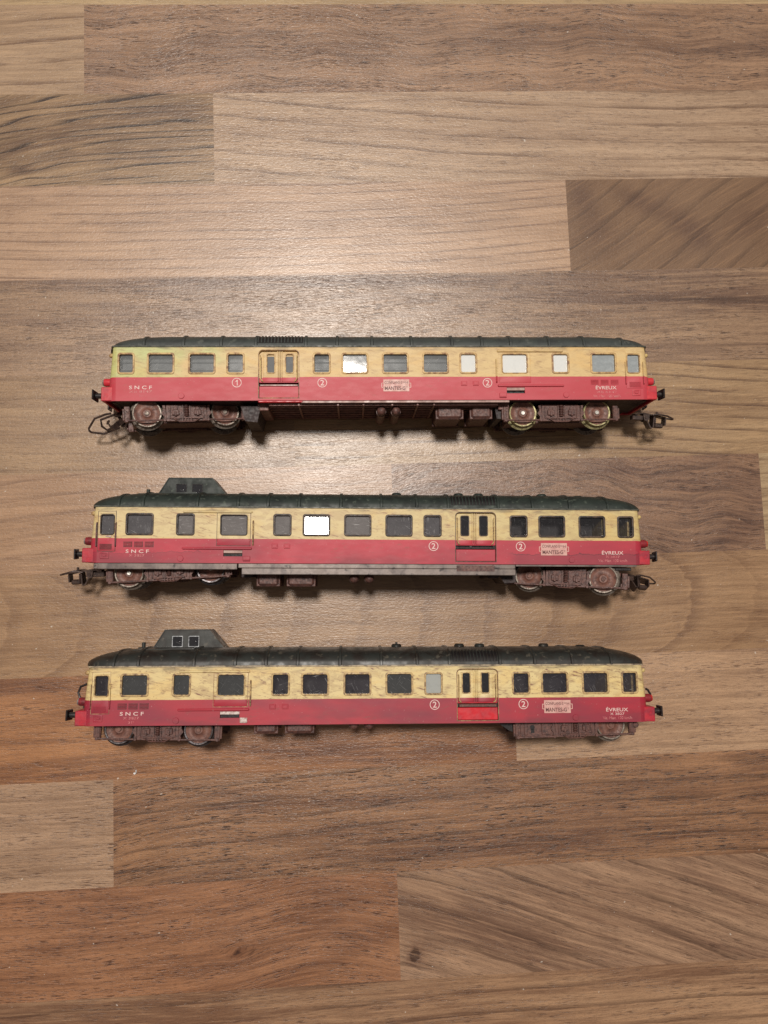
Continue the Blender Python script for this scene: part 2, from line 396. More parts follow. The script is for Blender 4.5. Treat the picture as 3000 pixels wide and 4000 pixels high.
# ================================================================== materials of the railcars
def paint(name, cream, cream2, creamx, red, red2, stain, amt, seed, grime=0.0, gloss=.38, tide=False):
    """cream over red livery with a sharp divide, rubbed and stained"""
    t = NT(name); o = t.objmm(); P = t.sep(o); off = t.objmm((seed*53.0, 0, seed*31.0))
    wv = t.noise(t.scale(off, (.09, .09, .09)), 1, 2)
    cr = t.mix(t.ramp(t.math('ADD', P[0], t.math('MULTIPLY', t.math('SUBTRACT', wv, .5), 110)), creamx[0], creamx[1]), cream, cream2)
    # broad yellowed patches
    cr = t.mix(t.ramp(t.noise(t.scale(off, (.05, .05, .14)), 1, 3, .6, .6), .48, .66, 0, .55), cr, t.mix(1.0, cr, (1.05, .93, .72, 1), 'MULTIPLY'))
    # rubbed brown stain: soft clouds plus brushed strokes at a slant
    s1 = t.ramp(t.noise(t.scale(off, (.13, .2, .33)), 1, 4, .62, .9), .44, .62)
    s2 = t.ramp(t.noise(t.scale(off, (.22, .5, 1.7), rad(-14)), 1, 3, .6, .5), .52, .66)
    s3 = t.ramp(t.noise(t.scale(off, (.9, .9, 1.3)), 1, 2, .5), .62, .72, 0, .6)
    st = t.math('MULTIPLY', t.math('MAXIMUM', t.math('MAXIMUM', t.math('MULTIPLY', s1, .38), t.math('MULTIPLY', s2, t.math('ADD', s1, .18))), s3), amt, clamp=True)
    cr = t.mix(st, cr, stain)
    # dark blotches that thicken towards the gutter
    ed = t.math('MULTIPLY', t.ramp(P[2], 21.6, 24.6), t.ramp(t.noise(t.scale(off, (.08, .3, .4)), 1, 3), .46, .66, 0, .75))
    cr = t.mix(t.math('MULTIPLY', ed, min(1.0, amt+.25)), cr, (.05, .04, .035, 1))
    rd = t.mix(t.ramp(t.noise(t.scale(off, (.03, .08, .08)), 1, 3, .5, .3), .3, .72), red, red2)
    rd = t.mix(t.ramp(t.noise(t.scale(off, (.25, .4, .9), rad(10)), 1, 4, .65), .55, .75, 0, .35+.4*grime), rd, t.mix(.5, red2, stain))
    lo_ = t.math('MULTIPLY', t.ramp(P[2], 7.5, .5), t.ramp(t.noise(t.scale(off, (.05, .2, .16)), 1, 3), .42, .62))
    rd = t.mix(t.math('MULTIPLY', lo_, grime, clamp=True), rd, t.mix(.55, red2, (.06, .03, .035, 1)))
    if tide:                                   # dried tide mark along the lower right
        edge = t.math('ADD', 4.6, t.math('MULTIPLY', t.math('SUBTRACT', t.noise(t.scale(off, (.16, .2, .1)), 1, 4, .65), .5), 6.0))
        below = t.math('SUBTRACT', edge, P[2])
        side = t.math('MAXIMUM', t.ramp(P[0], 60, 66), t.math('MULTIPLY', t.ramp(P[0], -66, -78), .55))
        rd = t.mix(t.math('MULTIPLY', t.ramp(below, -.1, .2, 0, .55), side), rd, (.22, .03, .05, 1))
        rim = t.math('MULTIPLY', t.ramp(below, -.15, .05), t.ramp(below, .1, .4, 1, 0))
        rd = t.mix(t.math('MULTIPLY', t.math('MULTIPLY', rim, side), .7), rd, (.07, .015, .025, 1))
    rd = t.mix(t.ramp(t.noise(t.scale(off, (1.3, 1.3, 1.3)), 1, 1), .73, .76, 0, .5), rd, (.55, .3, .3, 1))
    bz = t.math('ADD', P[2], t.math('MULTIPLY', t.math('SUBTRACT', t.noise(t.scale(off, (.12, .3, .3)), 1, 3), .5), .35))
    col = t.mix(t.ramp(bz, 10.55, 10.75), rd, cr)
    t.set('Base Color', col)
    t.set('Roughness', t.ramp(t.noise(t.scale(off, (.2, .2, .5)), 1, 3), .3, .7, gloss+.10, gloss+.15))
    t.set('Normal', t.bump(t.noise(t.scale(off, (1.4, 1.4, 1.4)), 1, 2, .6), 0.000008, 1.0))
    return t.m

def plain(name, c, c2=None, rough=.5, metal=0.0, sc_=.6, bump=.00004, lo_=.4, hi=.68, c3=None, seed=0.0, spec=.5):
    t = NT(name); o = t.objmm((seed, 0, seed))
    if c2 is None: c2 = tuple(x*.6 for x in c[:3])+(1,)
    col = t.mix(t.ramp(t.noise(t.scale(o, (sc_, sc_, sc_)), 1, 4, .65, .4), lo_, hi), c, c2)
    if c3: col = t.mix(t.ramp(t.noise(t.scale(o, (sc_*2.3, sc_*2.3, sc_*2.3)), 1, 3, .6), .58, .7), col, c3)
    t.set('Base Color', col); t.set('Metallic', metal); t.set('Specular IOR Level', spec)
    t.set('Roughness', t.ramp(t.noise(t.scale(o, (sc_*2,)*3), 1, 2), .3, .7, rough-.08, rough+.1))
    t.set('Normal', t.bump(t.noise(t.scale(o, (sc_*3,)*3), 1, 3), bump, 1.0))
    return t.m

def pane_mat(name, haze, amount, rough=.09, scratch=.25, seed=0.0, tint=(.7, .72, .74, 1)):
    """scratched clear plastic: partly see-through, partly fogged"""
    t = NT(name); o = t.objmm((seed*17.1, 0, seed*9.3))
    sc1 = t.ramp(t.noise(t.scale(o, (.22, 1, 4.0), rad(38+seed*13)), 1, 1, .5, .3), .70, .76)
    sc2 = t.ramp(t.noise(t.scale(o, (4.5, 1, .2), rad(-20+seed*21)), 1, 1, .5, .3), .71, .77)
    smr = t.ramp(t.noise(t.scale(o, (.3, .5, .5)), 1, 4, .6, .8), .4, .75)
    scr = t.math('MULTIPLY', t.math('MAXIMUM', sc1, sc2), scratch, clamp=True)
    a = t.math('ADD', t.math('ADD', t.math('MULTIPLY', smr, amount*.35), amount), scr, clamp=True)
    t.set('Base Color', t.mix(scr, haze, (.75, .75, .75, 1)))
    t.set('Roughness', t.ramp(smr, 0, 1, rough, rough+.16)); t.set('Alpha', a)
    t.set('Normal', t.bump(t.noise(t.scale(o, (.10, .15, .16)), 1, 2), 0.00007, 1.0))
    gl = t.n.new('ShaderNodeBsdfGlossy'); gl.inputs['Roughness'].default_value = rough
    fr = t.n.new('ShaderNodeFresnel'); fr.inputs['IOR'].default_value = 1.52
    mx = t.n.new('ShaderNodeMixShader'); t.l.new(fr.outputs[0], mx.inputs[0])
    t.b.inputs['Specular IOR Level'].default_value = 0.0
    t.l.new(t.b.inputs['Normal'].links[0].from_socket, gl.inputs['Normal'])
    t.l.new(t.b.outputs[0], mx.inputs[1]); t.l.new(gl.outputs[0], mx.inputs[2]); t.l.new(mx.outputs[0], t.out.inputs[0])
    return t.m

M = {}
M['paint1'] = paint('livery_faded', srgb(194, 198, 136), srgb(216, 188, 134), (-112, -70), srgb(188, 58, 70), srgb(194, 72, 84), srgb(140, 100, 74), .5, 1.0, .12, .40)
M['paint2'] = paint('livery_stained', srgb(216, 196, 146), srgb(208, 188, 132), (-60, 120), srgb(190, 52, 70), srgb(158, 44, 62), srgb(142, 98, 78), .7, 2.3, .5, .40, True)
M['paint3'] = paint('livery_rubbed', srgb(220, 198, 142), srgb(222, 202, 146), (-100, 100), srgb(176, 38, 56), srgb(142, 40, 60), srgb(126, 84, 68), .85, 4.1, .55, .36)
M['bright_red'] = plain('bright_red_plastic', srgb(206, 38, 50), srgb(180, 36, 50), .36, 0, .2)
M['beam1'] = plain('red_beam_plastic', srgb(204, 52, 62), srgb(176, 44, 58), .4, 0, .2, seed=3)
M['beam2'] = plain('red_beam_worn', srgb(186, 40, 56), srgb(146, 38, 56), .42, 0, .25, seed=9)
M['roof1'] = plain('roof_dark_green', srgb(60, 66, 64), srgb(48, 52, 52), .48, 0, .12, c3=srgb(82, 86, 82), seed=1)
M['roof2'] = plain('roof_green_grey', srgb(48, 56, 52), srgb(36, 42, 40), .5, 0, .16, c3=srgb(76, 84, 76), seed=22, spec=.3)
M['roof3'] = plain('roof_soot_black', srgb(48, 50, 48), srgb(40, 34, 31), .42, 0, .13, c3=srgb(82, 78, 70), seed=51, spec=.35)
M['gutter'] = plain('gutter_worn', srgb(88, 88, 80), srgb(48, 52, 48), .5, 0, .3)
M['gutter3'] = plain('gutter_rubbed', srgb(176, 160, 134), srgb(100, 88, 76), .5, 0, .3)
M['frame1'] = plain('window_frame_tan', srgb(204, 172, 116), srgb(132, 92, 66), .5, 0, .45)
M['frame2'] = plain('window_frame_inked', srgb(40, 32, 32), srgb(92, 72, 58), .5, 0, .5)
M['frame3'] = plain('window_frame_dusty', srgb(196, 168, 116), srgb(110, 80, 64), .5, 0, .6)
M['brown'] = plain('underframe_brown', srgb(102, 68, 61), srgb(68, 47, 45), .55, 0, .6, c3=srgb(132, 94, 80))
M['brown_dark'] = plain('underframe_dark', srgb(52, 36, 36), srgb(34, 26, 28), .6, 0, .4)
M['wheel_hub'] = plain('wheel_rust_brown', srgb(124, 84, 72), srgb(86, 58, 52), .55, 0, .5, c3=srgb(140, 100, 82))
M['steel'] = plain('wheel_steel', srgb(138, 128, 118), srgb(84, 70, 64), .5, .45, .9)
M['brass'] = plain('wheel_tyre_yellowed', srgb(176, 168, 124), srgb(116, 104, 74), .48, .35, .9)
M['dark_steel'] = plain('wheel_back_dark', srgb(92, 88, 90), srgb(50, 44, 46), .35, .7, .5)
M['tip'] = plain('axle_tip', srgb(225, 222, 215), srgb(180, 176, 168), .3, .6, .6)
M['coupler'] = plain('coupler_brown', srgb(74, 58, 52), srgb(46, 36, 34), .42, .25, .6, c3=srgb(108, 88, 76))
M['buffer'] = plain('buffer_black', srgb(46, 40, 40), srgb(28, 24, 26), .38, .1, .6, c3=srgb(92, 82, 78))
M['letter'] = plain('lettering_cream', srgb(226, 198, 192), srgb(212, 160, 158), .5, 0, .6, lo_=.5, hi=.8)
M['letter_faint'] = plain('lettering_rubbed', srgb(214, 150, 148), srgb(196, 92, 100), .5, 0, 1.1, lo_=.35, hi=.6)
M['plate'] = plain('route_plate_pale', srgb(214, 170, 160), srgb(196, 142, 136), .5, 0, .3)
M['plate_ink'] = plain('route_plate_ink', srgb(96, 50, 50), srgb(126, 74, 70), .5, 0, .8, lo_=.5, hi=.8)
M['strip'] = plain('sill_strip_pink_brown', srgb(176, 142, 132), srgb(140, 108, 100), .42, 0, .2)
M['chassis_grey'] = plain('chassis_grey_taupe', srgb(128, 116, 110), srgb(92, 82, 80), .38, .15, .13, c3=srgb(58, 50, 50), seed=7)
M['black'] = plain('gap_black', srgb(26, 20, 22), srgb(18, 14, 16), .6)
M['under_brown_lifted'] = plain('underside_brown_lifted', srgb(132, 92, 84), srgb(100, 70, 66), .5, 0, .4)  # underframe brown lightened to make up for the shade beneath the car
M['ink'] = plain('dark_wash_line', srgb(60, 44, 42), srgb(110, 80, 62), .55, 0, .6)
M['ink3'] = plain('brown_wash_line', srgb(120, 84, 62), srgb(190, 160, 116), .55, 0, .4)
M['kiosk_edge'] = plain('cabin_window_edge_grey', srgb(176, 180, 184), srgb(110, 112, 116), .4, 0, .8)
M['interior'] = plain('interior_brown_shaded', srgb(40, 32, 34), srgb(24, 20, 24), .5, 0, .1)
M['interior_grey'] = plain('interior_liner_grey', srgb(196, 200, 202), srgb(150, 154, 158), .35, 0, .12)
M['cream_part'] = plain('cream_fitting', srgb(206, 182, 122), srgb(150, 112, 78), .45, 0, .5)
M['lens'] = plain('headlamp_glass', srgb(150, 140, 135), srgb(100, 90, 88), .15, 0, .8)
M['lens_red'] = plain('red_lamp_glass', srgb(206, 50, 42), srgb(150, 30, 30), .18, 0, .8)
M['lamp2'] = plain('headlamp_red', srgb(140, 36, 44), srgb(96, 36, 42), .45, 0, .5)
M['rail'] = plain('grab_rail_dark', srgb(96, 50, 50), srgb(60, 36, 38), .45, .1, .5)
M['bright_step'] = plain('pale_step', srgb(214, 204, 196), srgb(160, 120, 116), .4, 0, .9)
M['p1'] = pane_mat('pane_fogged_grey', srgb(140, 144, 146), .34, .10, .4, 1.0)
M['p1b'] = pane_mat('pane_fogged_bluish', srgb(168, 176, 180), .75, .10, .35, 2.0)
M['p_white'] = pane_mat('pane_milky', srgb(226, 229, 228), .97, .12, .05, 3.0)
M['p2'] = pane_mat('pane_scratched_dark', srgb(118, 116, 120), .40, .08, .8, 4.0)
M['p2c'] = pane_mat('pane_clear_dark', srgb(70, 70, 76), .14, .07, .35, 5.0)
M['p3'] = pane_mat('pane_dark', srgb(74, 72, 80), .26, .06, .5, 6.0)
M['p_door'] = pane_mat('door_pane_dark', srgb(46, 46, 50), .96, .08, .12, 9.0)
M['p_door1'] = pane_mat('door_pane_grey', srgb(118, 120, 122), .96, .10, .12, 10.0)
M['p2l'] = pane_mat('pane_scratched_grey', srgb(142, 138, 138), .52, .08, .8, 11.0)
M['p3g'] = pane_mat('pane_pale_grey', srgb(168, 172, 170), .96, .12, .08, 7.0)
M['p3m'] = pane_mat('pane_reflection_haze', srgb(86, 88, 90), .42, .09, .45, 8.0)  # paler haze paints light reflections into the pane colour

# ================================================================== railcar builder
YN = -16.85                                   # near side of the body
WIDE = [-100.6, -23.7, -5.5, 12.7, 80.9, 99.0]; SMALL = [-80.8, -38.6, 27.6, 66.0]
CAB = 114.2; CABDOOR = -114.4; BAG = -59.75; DOORS = (42.05, 50.4)

def wheel(parent, mats, c, side, Mx):
    """one wheel, outer face towards side (-1 near, +1 far); c = axle centre"""
    for nm, prof, mt in (
        ('wheel', [(5.5, -9.35), (5.65, -9.7), (6.2, -9.75), (6.35, -9.45), (6.4, -7.6), (7.1, -7.35), (7.5, -6.9), (7.4, -6.5), (5.5, -6.5), (5.4, -7.0)], mats[0]),):
        m = MB(); m.M = Mx; m.lathe([(r, -side*t) for r, t in prof]+[(prof[0][0], -side*prof[0][1])], c, 'y', 48)
        m.f = m.f[:-2]; m.mi = m.mi[:-2]
        wob_ = m.build(nm, mt, parent)
    m = MB(); m.M = Mx
    m.cur = 0; m.lathe([(r, -side*t) for r, t in [(0.3, -9.6), (1.7, -9.6), (2.1, -9.25), (2.3, -9.1), (3.4, -8.8), (4.5, -8.9), (5.1, -9.25), (5.6, -9.4), (5.6, -6.9), (0.3, -6.6)]], c, 'y', 40)
    m.build('wheel_disc', mats[1], parent)
    m = MB(); m.M = Mx
    m.cyl(c, 0.95, -side*-10.1 if side < 0 else 9.3, -side*-9.3 if side < 0 else 10.1, 'y', 20)
    if side < 0: m.v = []; m.f = []; m.mi = []; m.cyl(c, 0.95, -10.2, -9.3, 'y', 20, .15)
    m.build('axle_tip', mats[2], parent)

def bogie(root, xc, za, pitch, swivel, wb=34.2, tyres=('steel',)*2, tips='wheel_hub', miss=None, hubs='wheel_hub', width=11.6):
    Mx = Matrix.Translation((xc, 0, za)) @ Matrix.Rotation(rad(swivel), 4, 'Z') @ Matrix.Rotation(rad(-pitch), 4, 'Y')
    # core and both side frames in one casting
    m = MB(); m.M = Mx
    m.box(-24, 24, -5.8, 5.8, -4.0, 3.2, .4); m.box(-9, 9, -9, 9, -2.5, 4.5, .3)
    for s in (-1, 1):
        yo, yi = s*width, s*(width-1.6)
        for e in (-1, 1):                                     # end brackets
            m.box(e*26.6, e*24.2, yo, yi, -4.4, 2.8, .2); m.box(e*27.4, e*26.5, yo-s*.4, yi, -3.4, 1.8, .15)
            m.box(e*25.4, e*24.6, yo+s*.35, yo, -3.6, 2.0, .1)
            m.cyl((e*25.6, 0, -3.7), .75, min(yo+s*.7, yi), max(yo+s*.7, yi), 'y', 14, .12)
            m.cyl((e*25.6, 0, .9), .4, min(yo+s*.4, yi), max(yo+s*.4, yi), 'y', 12)
            m.prism([(e*10.4, 3.0), (e*9.2, 3.0), (e*8.8, -4.3), (e*10.2, -4.3), (e*9.7, -2.2), (e*10.9, -.6), (e*10.0, .9)], yo+s*.1, yi)
            m.cyl((e*9.4, 0, -3.8), .65, min(yo+s*.8, yi), max(yo+s*.8, yi), 'y', 14, .12)
            m.tube([(e*25.6, yo+s*.35, -3.7), (e*9.4, yo+s*.35, -3.8)], .42, 8)
            m.cyl((e*9.7, 0, 1.9), .42, min(yo+s*.45, yi), max(yo+s*.45, yi), 'y', 12)
            # axlebox springs
            m.box(e*6.4, e*3.2, yo+s*.9, yi, -1.6, .9, .25); m.box(e*5.3, e*4.3, yo+s*1.3, yo, -2.0, .1, .15)
            m.cyl((e*4.8, 0, 1.5), .9, min(yo+s*.5, yi), max(yo+s*.5, yi), 'y', 16, .15)
            m.box(e*7.6, e*7.0, yo+s*.5, yi, -3.0, 2.6, .1)
        m.box(-8.9, 8.9, yo, yi, -4.2, 3.0, .15)
        for k in range(7): m.lathe([(.7, k*.75-2.4), (1.15, k*.75-2.1), (1.15, k*.75-1.95), (.7, k*.75-1.7)], (0, yo+s*.2, .2), 'z', 16)
        m.box(-1.7, -1.35, yo+s*.8, yi, -3, 2.9); m.box(1.35, 1.7, yo+s*.8, yi, -3, 2.9)
        m.box(-6.8, 6.8, yo+s*.9, yo, -3.3, -2.75, .1)
        m.tube([(-5.5, yo+s*.7, -3.3), (-3.2, yo+s*.7, -4.6), (3.2, yo+s*.7, -4.6), (5.5, yo+s*.7, -3.3)], .26, 6)
        for q in (-1.9, -.6, .6, 1.9): m.box(q-.18, q+.18, yo+s*.8, yo+s*.4, -4.5, -3.1)
        if miss is not None and s < 0:                       # blanked frame where the wheel is gone
            m.box(miss-8.2, miss+8.0, yo+.9, yi+1.5, -3.9, 3.0, .2)
            for a_, b_ in ((-6.6, -5.0), (1.2, 5.4)): m.box(miss+a_, miss+b_, yo+.4, yo+1.2, -3.0, 2.4, .2)
    bo = m.build('bogie', M['brown'], root, 30, False)
    if miss is not None:
        k = MB(); k.M = Mx; k.box(miss-3.6, miss-2.0, -width+.86, -width+1.0, -2.2, -.4); k.cyl((miss-2.8, 0, .2), 1.05, -width+.86, -width+1.0, 'y', 16)
        k.build('keyhole_slot', M['black'], bo)
    for i, e in enumerate((-1, 1)):
        if miss is not None and (miss > 0) == (e > 0):
            continue
        c = (e*wb/2, 0, 0)
        a = MB(); a.M = Mx; a.cyl(c, .9, -6.6, 6.6, 'y', 14); a.build('axle', M['dark_steel'], bo)
        wheel(bo, (M[tyres[i]], M[hubs], M[tips]), c, -1, Mx)
        wheel(bo, (M['steel'], M['brown_dark'], M['dark_steel']), c, 1, Mx)
    return bo

def coupler(root, pivot, d, pitch, roll, yaw=0.0, scale=1.0, light=False):
    """loop and hook coupling; d = +1 points right"""
    Mx = (Matrix.Translation(pivot) @ Matrix.Scale(d, 4, (1, 0, 0)) @ Matrix.Rotation(rad(yaw), 4, 'Z')
          @ Matrix.Rotation(rad(pitch), 4, 'Y') @ Matrix.Rotation(rad(roll), 4, 'X') @ Matrix.Scale(scale, 4))
    m = MB(); m.M = Mx
    m.ribbon([(-5, 1.2), (-1.5, 1.9), (2.5, 1.5), (8.9, .5), (9.1, .0), (9.0, -3.0)], .55, -2.2, 2.2)
    m.ribbon([(0.3, -.9), (1.2, -2.4), (2.2, -4.2), (2.9, -4.6), (3.5, -4.1), (3.6, -1.0), (3.7, 1.0)], .5, -2.4, 2.4)
    m.prism([(-1.5, 1.4), (1.4, 1.5), (1.5, -.8), (.4, -1.6), (-.9, -1.3)], -2.6, -1.9)
    m.prism([(-1.5, 1.4), (1.4, 1.5), (1.5, -.8), (.4, -1.6), (-.9, -1.3)], 1.9, 2.6)
    if light:                               # bent wire instead of the weighted block
        m.v = []; m.f = []; m.mi = []
        m.tube([(-1.5, -2.2, 1.6), (2.5, -2.2, 1.6), (7.2, -2.4, .8), (8.0, 0, .3), (7.2, 2.4, .8), (2.5, 2.2, 1.6), (-1.5, 2.2, 1.6)], .45, 8)
        m.ribbon([(-1.2, -1.0), (.6, -2.4), (1.9, -4.4), (2.8, -4.6), (3.5, -3.8), (4.6, -1.0), (5.4, 1.0)], .55, -1.0, 1.0)
        m.prism([(-1.8, 1.7), (.9, 1.6), (1.1, -.6), (.2, -1.5), (-1.3, -1.3)], -2.6, -2.0); m.prism([(-1.8, 1.7), (.9, 1.6), (1.1, -.6), (.2, -1.5), (-1.3, -1.3)], 2.0, 2.6)
        m.box(-6.0, -1.0, -1.2, 1.2, -.6, .8, .3)
    else:
        m.box(4.4, 8.6, -1.3, 1.3, -4.2, -2.1, .5); m.box(4.4, 5.1, -1.3, 1.3, -2.2, .4, .1)
        m.box(-6.0, -1.0, -1.7, 1.7, -1.3, .9, .3)
    m.cyl((0, 0, 0), .62, -2.9, 2.9, 'y', 16, .1)
    c = m.build('coupler', M['coupler'], root, 30, False)
    h = MB(); h.M = Mx; h.box(5.2, 6.2, -.35, .35, .6, 3.2, .2); h.build('hook', M['coupler'], c)
    l = MB(); l.M = Mx
    l.tube([(2.6, -3.3, 1.2), (4.8, -3.5, 1.6), (9.2, -3.5, 1.1), (12.9, -.9, .3), (13.2, 0, .2), (12.9, .9, .3), (9.2, 3.5, 1.1), (4.8, 3.5, 1.6), (2.6, 3.3, 1.2)], .42, 8)
    l.build('loop', M['coupler'], c)

def plan_end(sg, z, grow=0.0):
    """outline of the rounded cab end from near to far side at height z"""
    lean = max(0.0, (z-9.0)/15.4)*1.7
    pts = []
    for k in range(17):
        a = rad(-90+180*k/16); cx = abs(math.cos(a))**.62; sy = math.copysign(abs(math.sin(a))**.55, a)
        pts.append((sg*(118.5+(4.6-lean+grow)*cx), sy*(-YN+grow), z))
    return pts

def make_car(name, label, pos, rz, lean, tilt, mir, pm, gm, fm, bm_, roofm, panes, seed, dz=0.0):
    root = bpy.data.objects.new(name, None); COL.objects.link(root); root.empty_display_size = .02
    root['label'] = label; root['category'] = 'model railcar'; root['group'] = 'model railcars lying in a row on the wood'
    R_ = (Matrix.Rotation(rz, 4, 'Z') @ Matrix.Rotation(tilt, 4, 'Y') @ Matrix.Rotation(-math.pi/2+lean, 4, 'X'))
    C = Vector(pos); L_ = R_ @ Vector((0, YN, 12.18))
    root.matrix_world = Matrix.Translation((C-L_)*S) @ R_
    rg = random.Random(seed); X = lambda x: mir*x
    def xr(a, b): return (min(X(a), X(b)), max(X(a), X(b)))
    # ---------------- body side with its openings
    wz0, wz1 = 12.75, 20.95
    wins = []                                   # (centre, glass half width, kind)
    for c in WIDE: wins.append((c, 5.25, 'w'))
    for c in SMALL: wins.append((c, 3.25, 's'))
    wins.append((CAB, 2.95, 'c')); wins.append((BAG, 5.5, 'b')); wins.append((CABDOOR, 2.7, 'd'))
    holes = []
    for c, hw, k in wins:
        a, b = xr(c-hw-.25, c+hw+.25); z0 = wz0-.25-(.3 if k in 'bd' else 0); z1 = wz1+.25-(.2 if k == 'd' else 0)
        holes.append(rrect(a, b, z0, z1, .7))
    a, b = xr(37.9, 55.7); holes.append(rrect(a, b, 1.25, 22.9, 1.0)[:0] or
        [(a, 1.25), (b, 1.25)]+[(b-1.8+1.8*math.cos(rad(t)), 21.1+1.8*math.sin(rad(t))) for t in range(0, 91, 15)]+[(a+1.8+1.8*math.cos(rad(t)), 21.1+1.8*math.sin(rad(t))) for t in range(90, 181, 15)])
    sa, sb = xr(-64.1, -55.8); holes.append([(sa, 2.95), (sb, 2.95), (sb, 5.7), (sa, 5.7)])
    m = MB()
    m.plate([(-118.5, 0), (118.5, 0), (118.5, 24.35), (-118.5, 24.35)], holes, YN, YN+1.3)
    far = [rrect(*xr(c-hw, c+hw), wz0, wz1, .7) for c, hw, k in wins]
    m.plate([(-118.5, 0), (118.5, 0), (118.5, 24.35), (-118.5, 24.35)], far, -YN, -YN-1.3)
    for sg in (-1, 1):
        rows = [plan_end(sg, z) for z in (0.0, 6.4, 9.0, 14, 19, 24.35)]
        inn = [[(p[0]-sg*1.3*abs(p[0]-sg*118.5)/5.0, p[1]*.93, p[2]) for p in r] for r in rows]
        n = len(rows[0]); vs_ = [p for r in rows for p in r]; fs_ = []
        for i in range(len(rows)-1):
            for k in range(n-1): fs_.append((i*n+k, i*n+k+1, (i+1)*n+k+1, (i+1)*n+k))
        m.add(vs_, fs_)
    body = m.build('body', pm, root, 40)
    # closing floor and roof liner so that the shell is dark inside
    u = MB(); u.box(-119.5, 119.5, YN+1.4, -YN-1.4, .35, 1.2)
    for e in (-1, 1): u.box(e*119.6, e*121.8, -12, 12, .35, 1.2)
    uf = u.build('underframe', M['brown_dark'], root)
    i_ = MB()
    if mir < 0:
        i_.box(-117, 117, YN+4.2, YN+5.0, 11.0, 23)
        for z in (15.0, 18.6): i_.box(-117, 117, YN+3.2, YN+4.4, z-.45, z+.45, .2)  # bars added to imitate grey bands reflected in the panes
        i_.build('interior', M['interior_grey'], root)
    else:
        i_.box(-117, 103, -4.5, -4, 1.3, 23.5); i_.box(103, 117, 6, 6.5, 1.3, 23.5)  # near-black backing added; the unlit inside is put into its colour
        for k in range(22): i_.box(-112+k*10.4, -110.4+k*10.4, -15, -4.4, 1.3, 13.5, .3)
        it = i_.build('interior', M['interior'], root)
        j = MB(); j.box(X(104.2), X(106.2), -15, 14, 2, 23, .2); j.box(X(116.8), X(118.0), -12, 12, 2, 22)
        j.build('partition', M['cream_part'], root)
    # ---------------- windows
    for c, hw, k in wins:
        a, b = xr(c-hw, c+hw); z0 = wz0-(.3 if k in 'bd' else 0); z1 = wz1-(.2 if k == 'd' else 0)
        fr = MB(); g = .8 if k in 'wsc' else .45
        fr.plate(rrect(a-g, b+g, z0-g, z1+g, 1.25), [rrect(a, b, z0, z1, .75)], YN-.38, YN+1.2, .14)
        fo = fr.build('window', fm, root, 45)
        pn = MB(); spec = panes.get(round(c), panes['*'])
        tx, tz = spec[1], spec[2]
        pn.M = Matrix.Translation(((a+b)/2, YN+1.15, (z0+z1)/2)) @ Matrix.Rotation(rad(tx), 4, 'X') @ Matrix.Rotation(rad(tz), 4, 'Z')
        w_, h_ = (b-a)/2+.15, (z1-z0)/2+.15
        pn.box(-w_, w_, -.3, .3, -h_, h_)
        pn.build('pane', M[spec[0]], fo)
    # ---------------- double door in its recess
    d = MB()
    a, b = xr(37.9, 55.7)
    d.box(a-.1, b+.1, YN+1.5, YN+2.0, 8.6, 23.2)
    for c in DOORS:
        q0, q1 = xr(c-3.6, c+3.6)
        d.plate(rrect(q0, q1, 8.7, 22.3, .5), [rrect(*xr(c-1.7, c+1.7), 12.7, 21.3, .55)], YN+.75, YN+1.5, .1)
    mid = X(46.3)
    for q in (-.95, 0, .95): d.box(mid+q-.22, mid+q+.22, YN+.45, YN+1.4, 8.7, 22.6, .1)
    dd = d.build('double_door', pm, root, 40)
    for c in DOORS:
        q0, q1 = xr(c-1.7, c+1.7)
        f_ = MB(); f_.plate(rrect(q0-.3, q1+.3, 12.4, 21.6, .8), [rrect(q0+.15, q1-.15, 12.85, 21.15, .5)], YN+.5, YN+1.45, .1); f_.build('door_window_frame', fm, dd)
        p_ = MB(); p_.M = Matrix.Translation(((q0+q1)/2, YN+1.35, 17)) @ Matrix.Rotation(rad(-4.2 if mir < 0 else 0), 4, 'X'); p_.box(q0+.1-(q0+q1)/2, q1-.1-(q0+q1)/2, -.1, .1, -4.2, 4.2); p_.build('door_window_pane', M[panes['door']], dd)
    ou = MB(); ia, ib = a, b
    def arch(g_): return [(ia-g_, 1.2-g_), (ib+g_, 1.2-g_)]+[(ib-1.8+(1.8+g_)*math.cos(rad(t_)), 21.1+(1.8+g_)*math.sin(rad(t_))) for t_ in range(0, 91, 15)]+[(ia+1.8+(1.8+g_)*math.cos(rad(t_)), 21.1+(1.8+g_)*math.sin(rad(t_))) for t_ in range(90, 181, 15)]
    ou.plate(arch(.28), [arch(-.02)], YN-.12, YN+.05); ou.build('door_surround', M['ink'] if fm is M['frame2'] else M['ink3'], dd)
    h_ = MB()
    for e in (38.75, 54.85): 
        hx = X(e); dx = .5 if hx < mid else -.5
        h_.tube([(hx-dx*.4, YN+.2, 20.6), (hx, YN, 20.0), (hx, YN, 10.0), (hx+dx, YN+.1, 9.0), (hx+dx*2, YN+.6, 8.8)], .24, 8)
    h_.build('handrail', M['cream_part'] if mir < 0 else M['frame3'] , dd)
    st = MB(); st.box(a-.1, b+.1, YN+2.6, YN+3.0, 1.0, 9.0); st.build('step_recess', M['black'], root)
    st = MB(); st.box(a+.15, b-.15, YN+.55, YN+2.4, 1.35, 6.5, .15); st.box(a+.15, b-.15, YN+.9, YN+2.4, 8.3, 8.75, .1)
    st.build('step_box', M['bright_red'] if mir > 0 and seed == 3 else pm, root)
    if panes['bar']:
        st = MB(); st.box(a+.7, b-.7, YN-.3, YN+1.2, 6.75, 8.1, .25); st.build('step', M['brown'], root)
    else:
        st = MB(); st.box(a+.5, b-.5, YN+.9, YN+1.5, 6.8, 7.5, .15); st.build('step', M['strip'] if mir < 0 else M['brown_dark'], root)
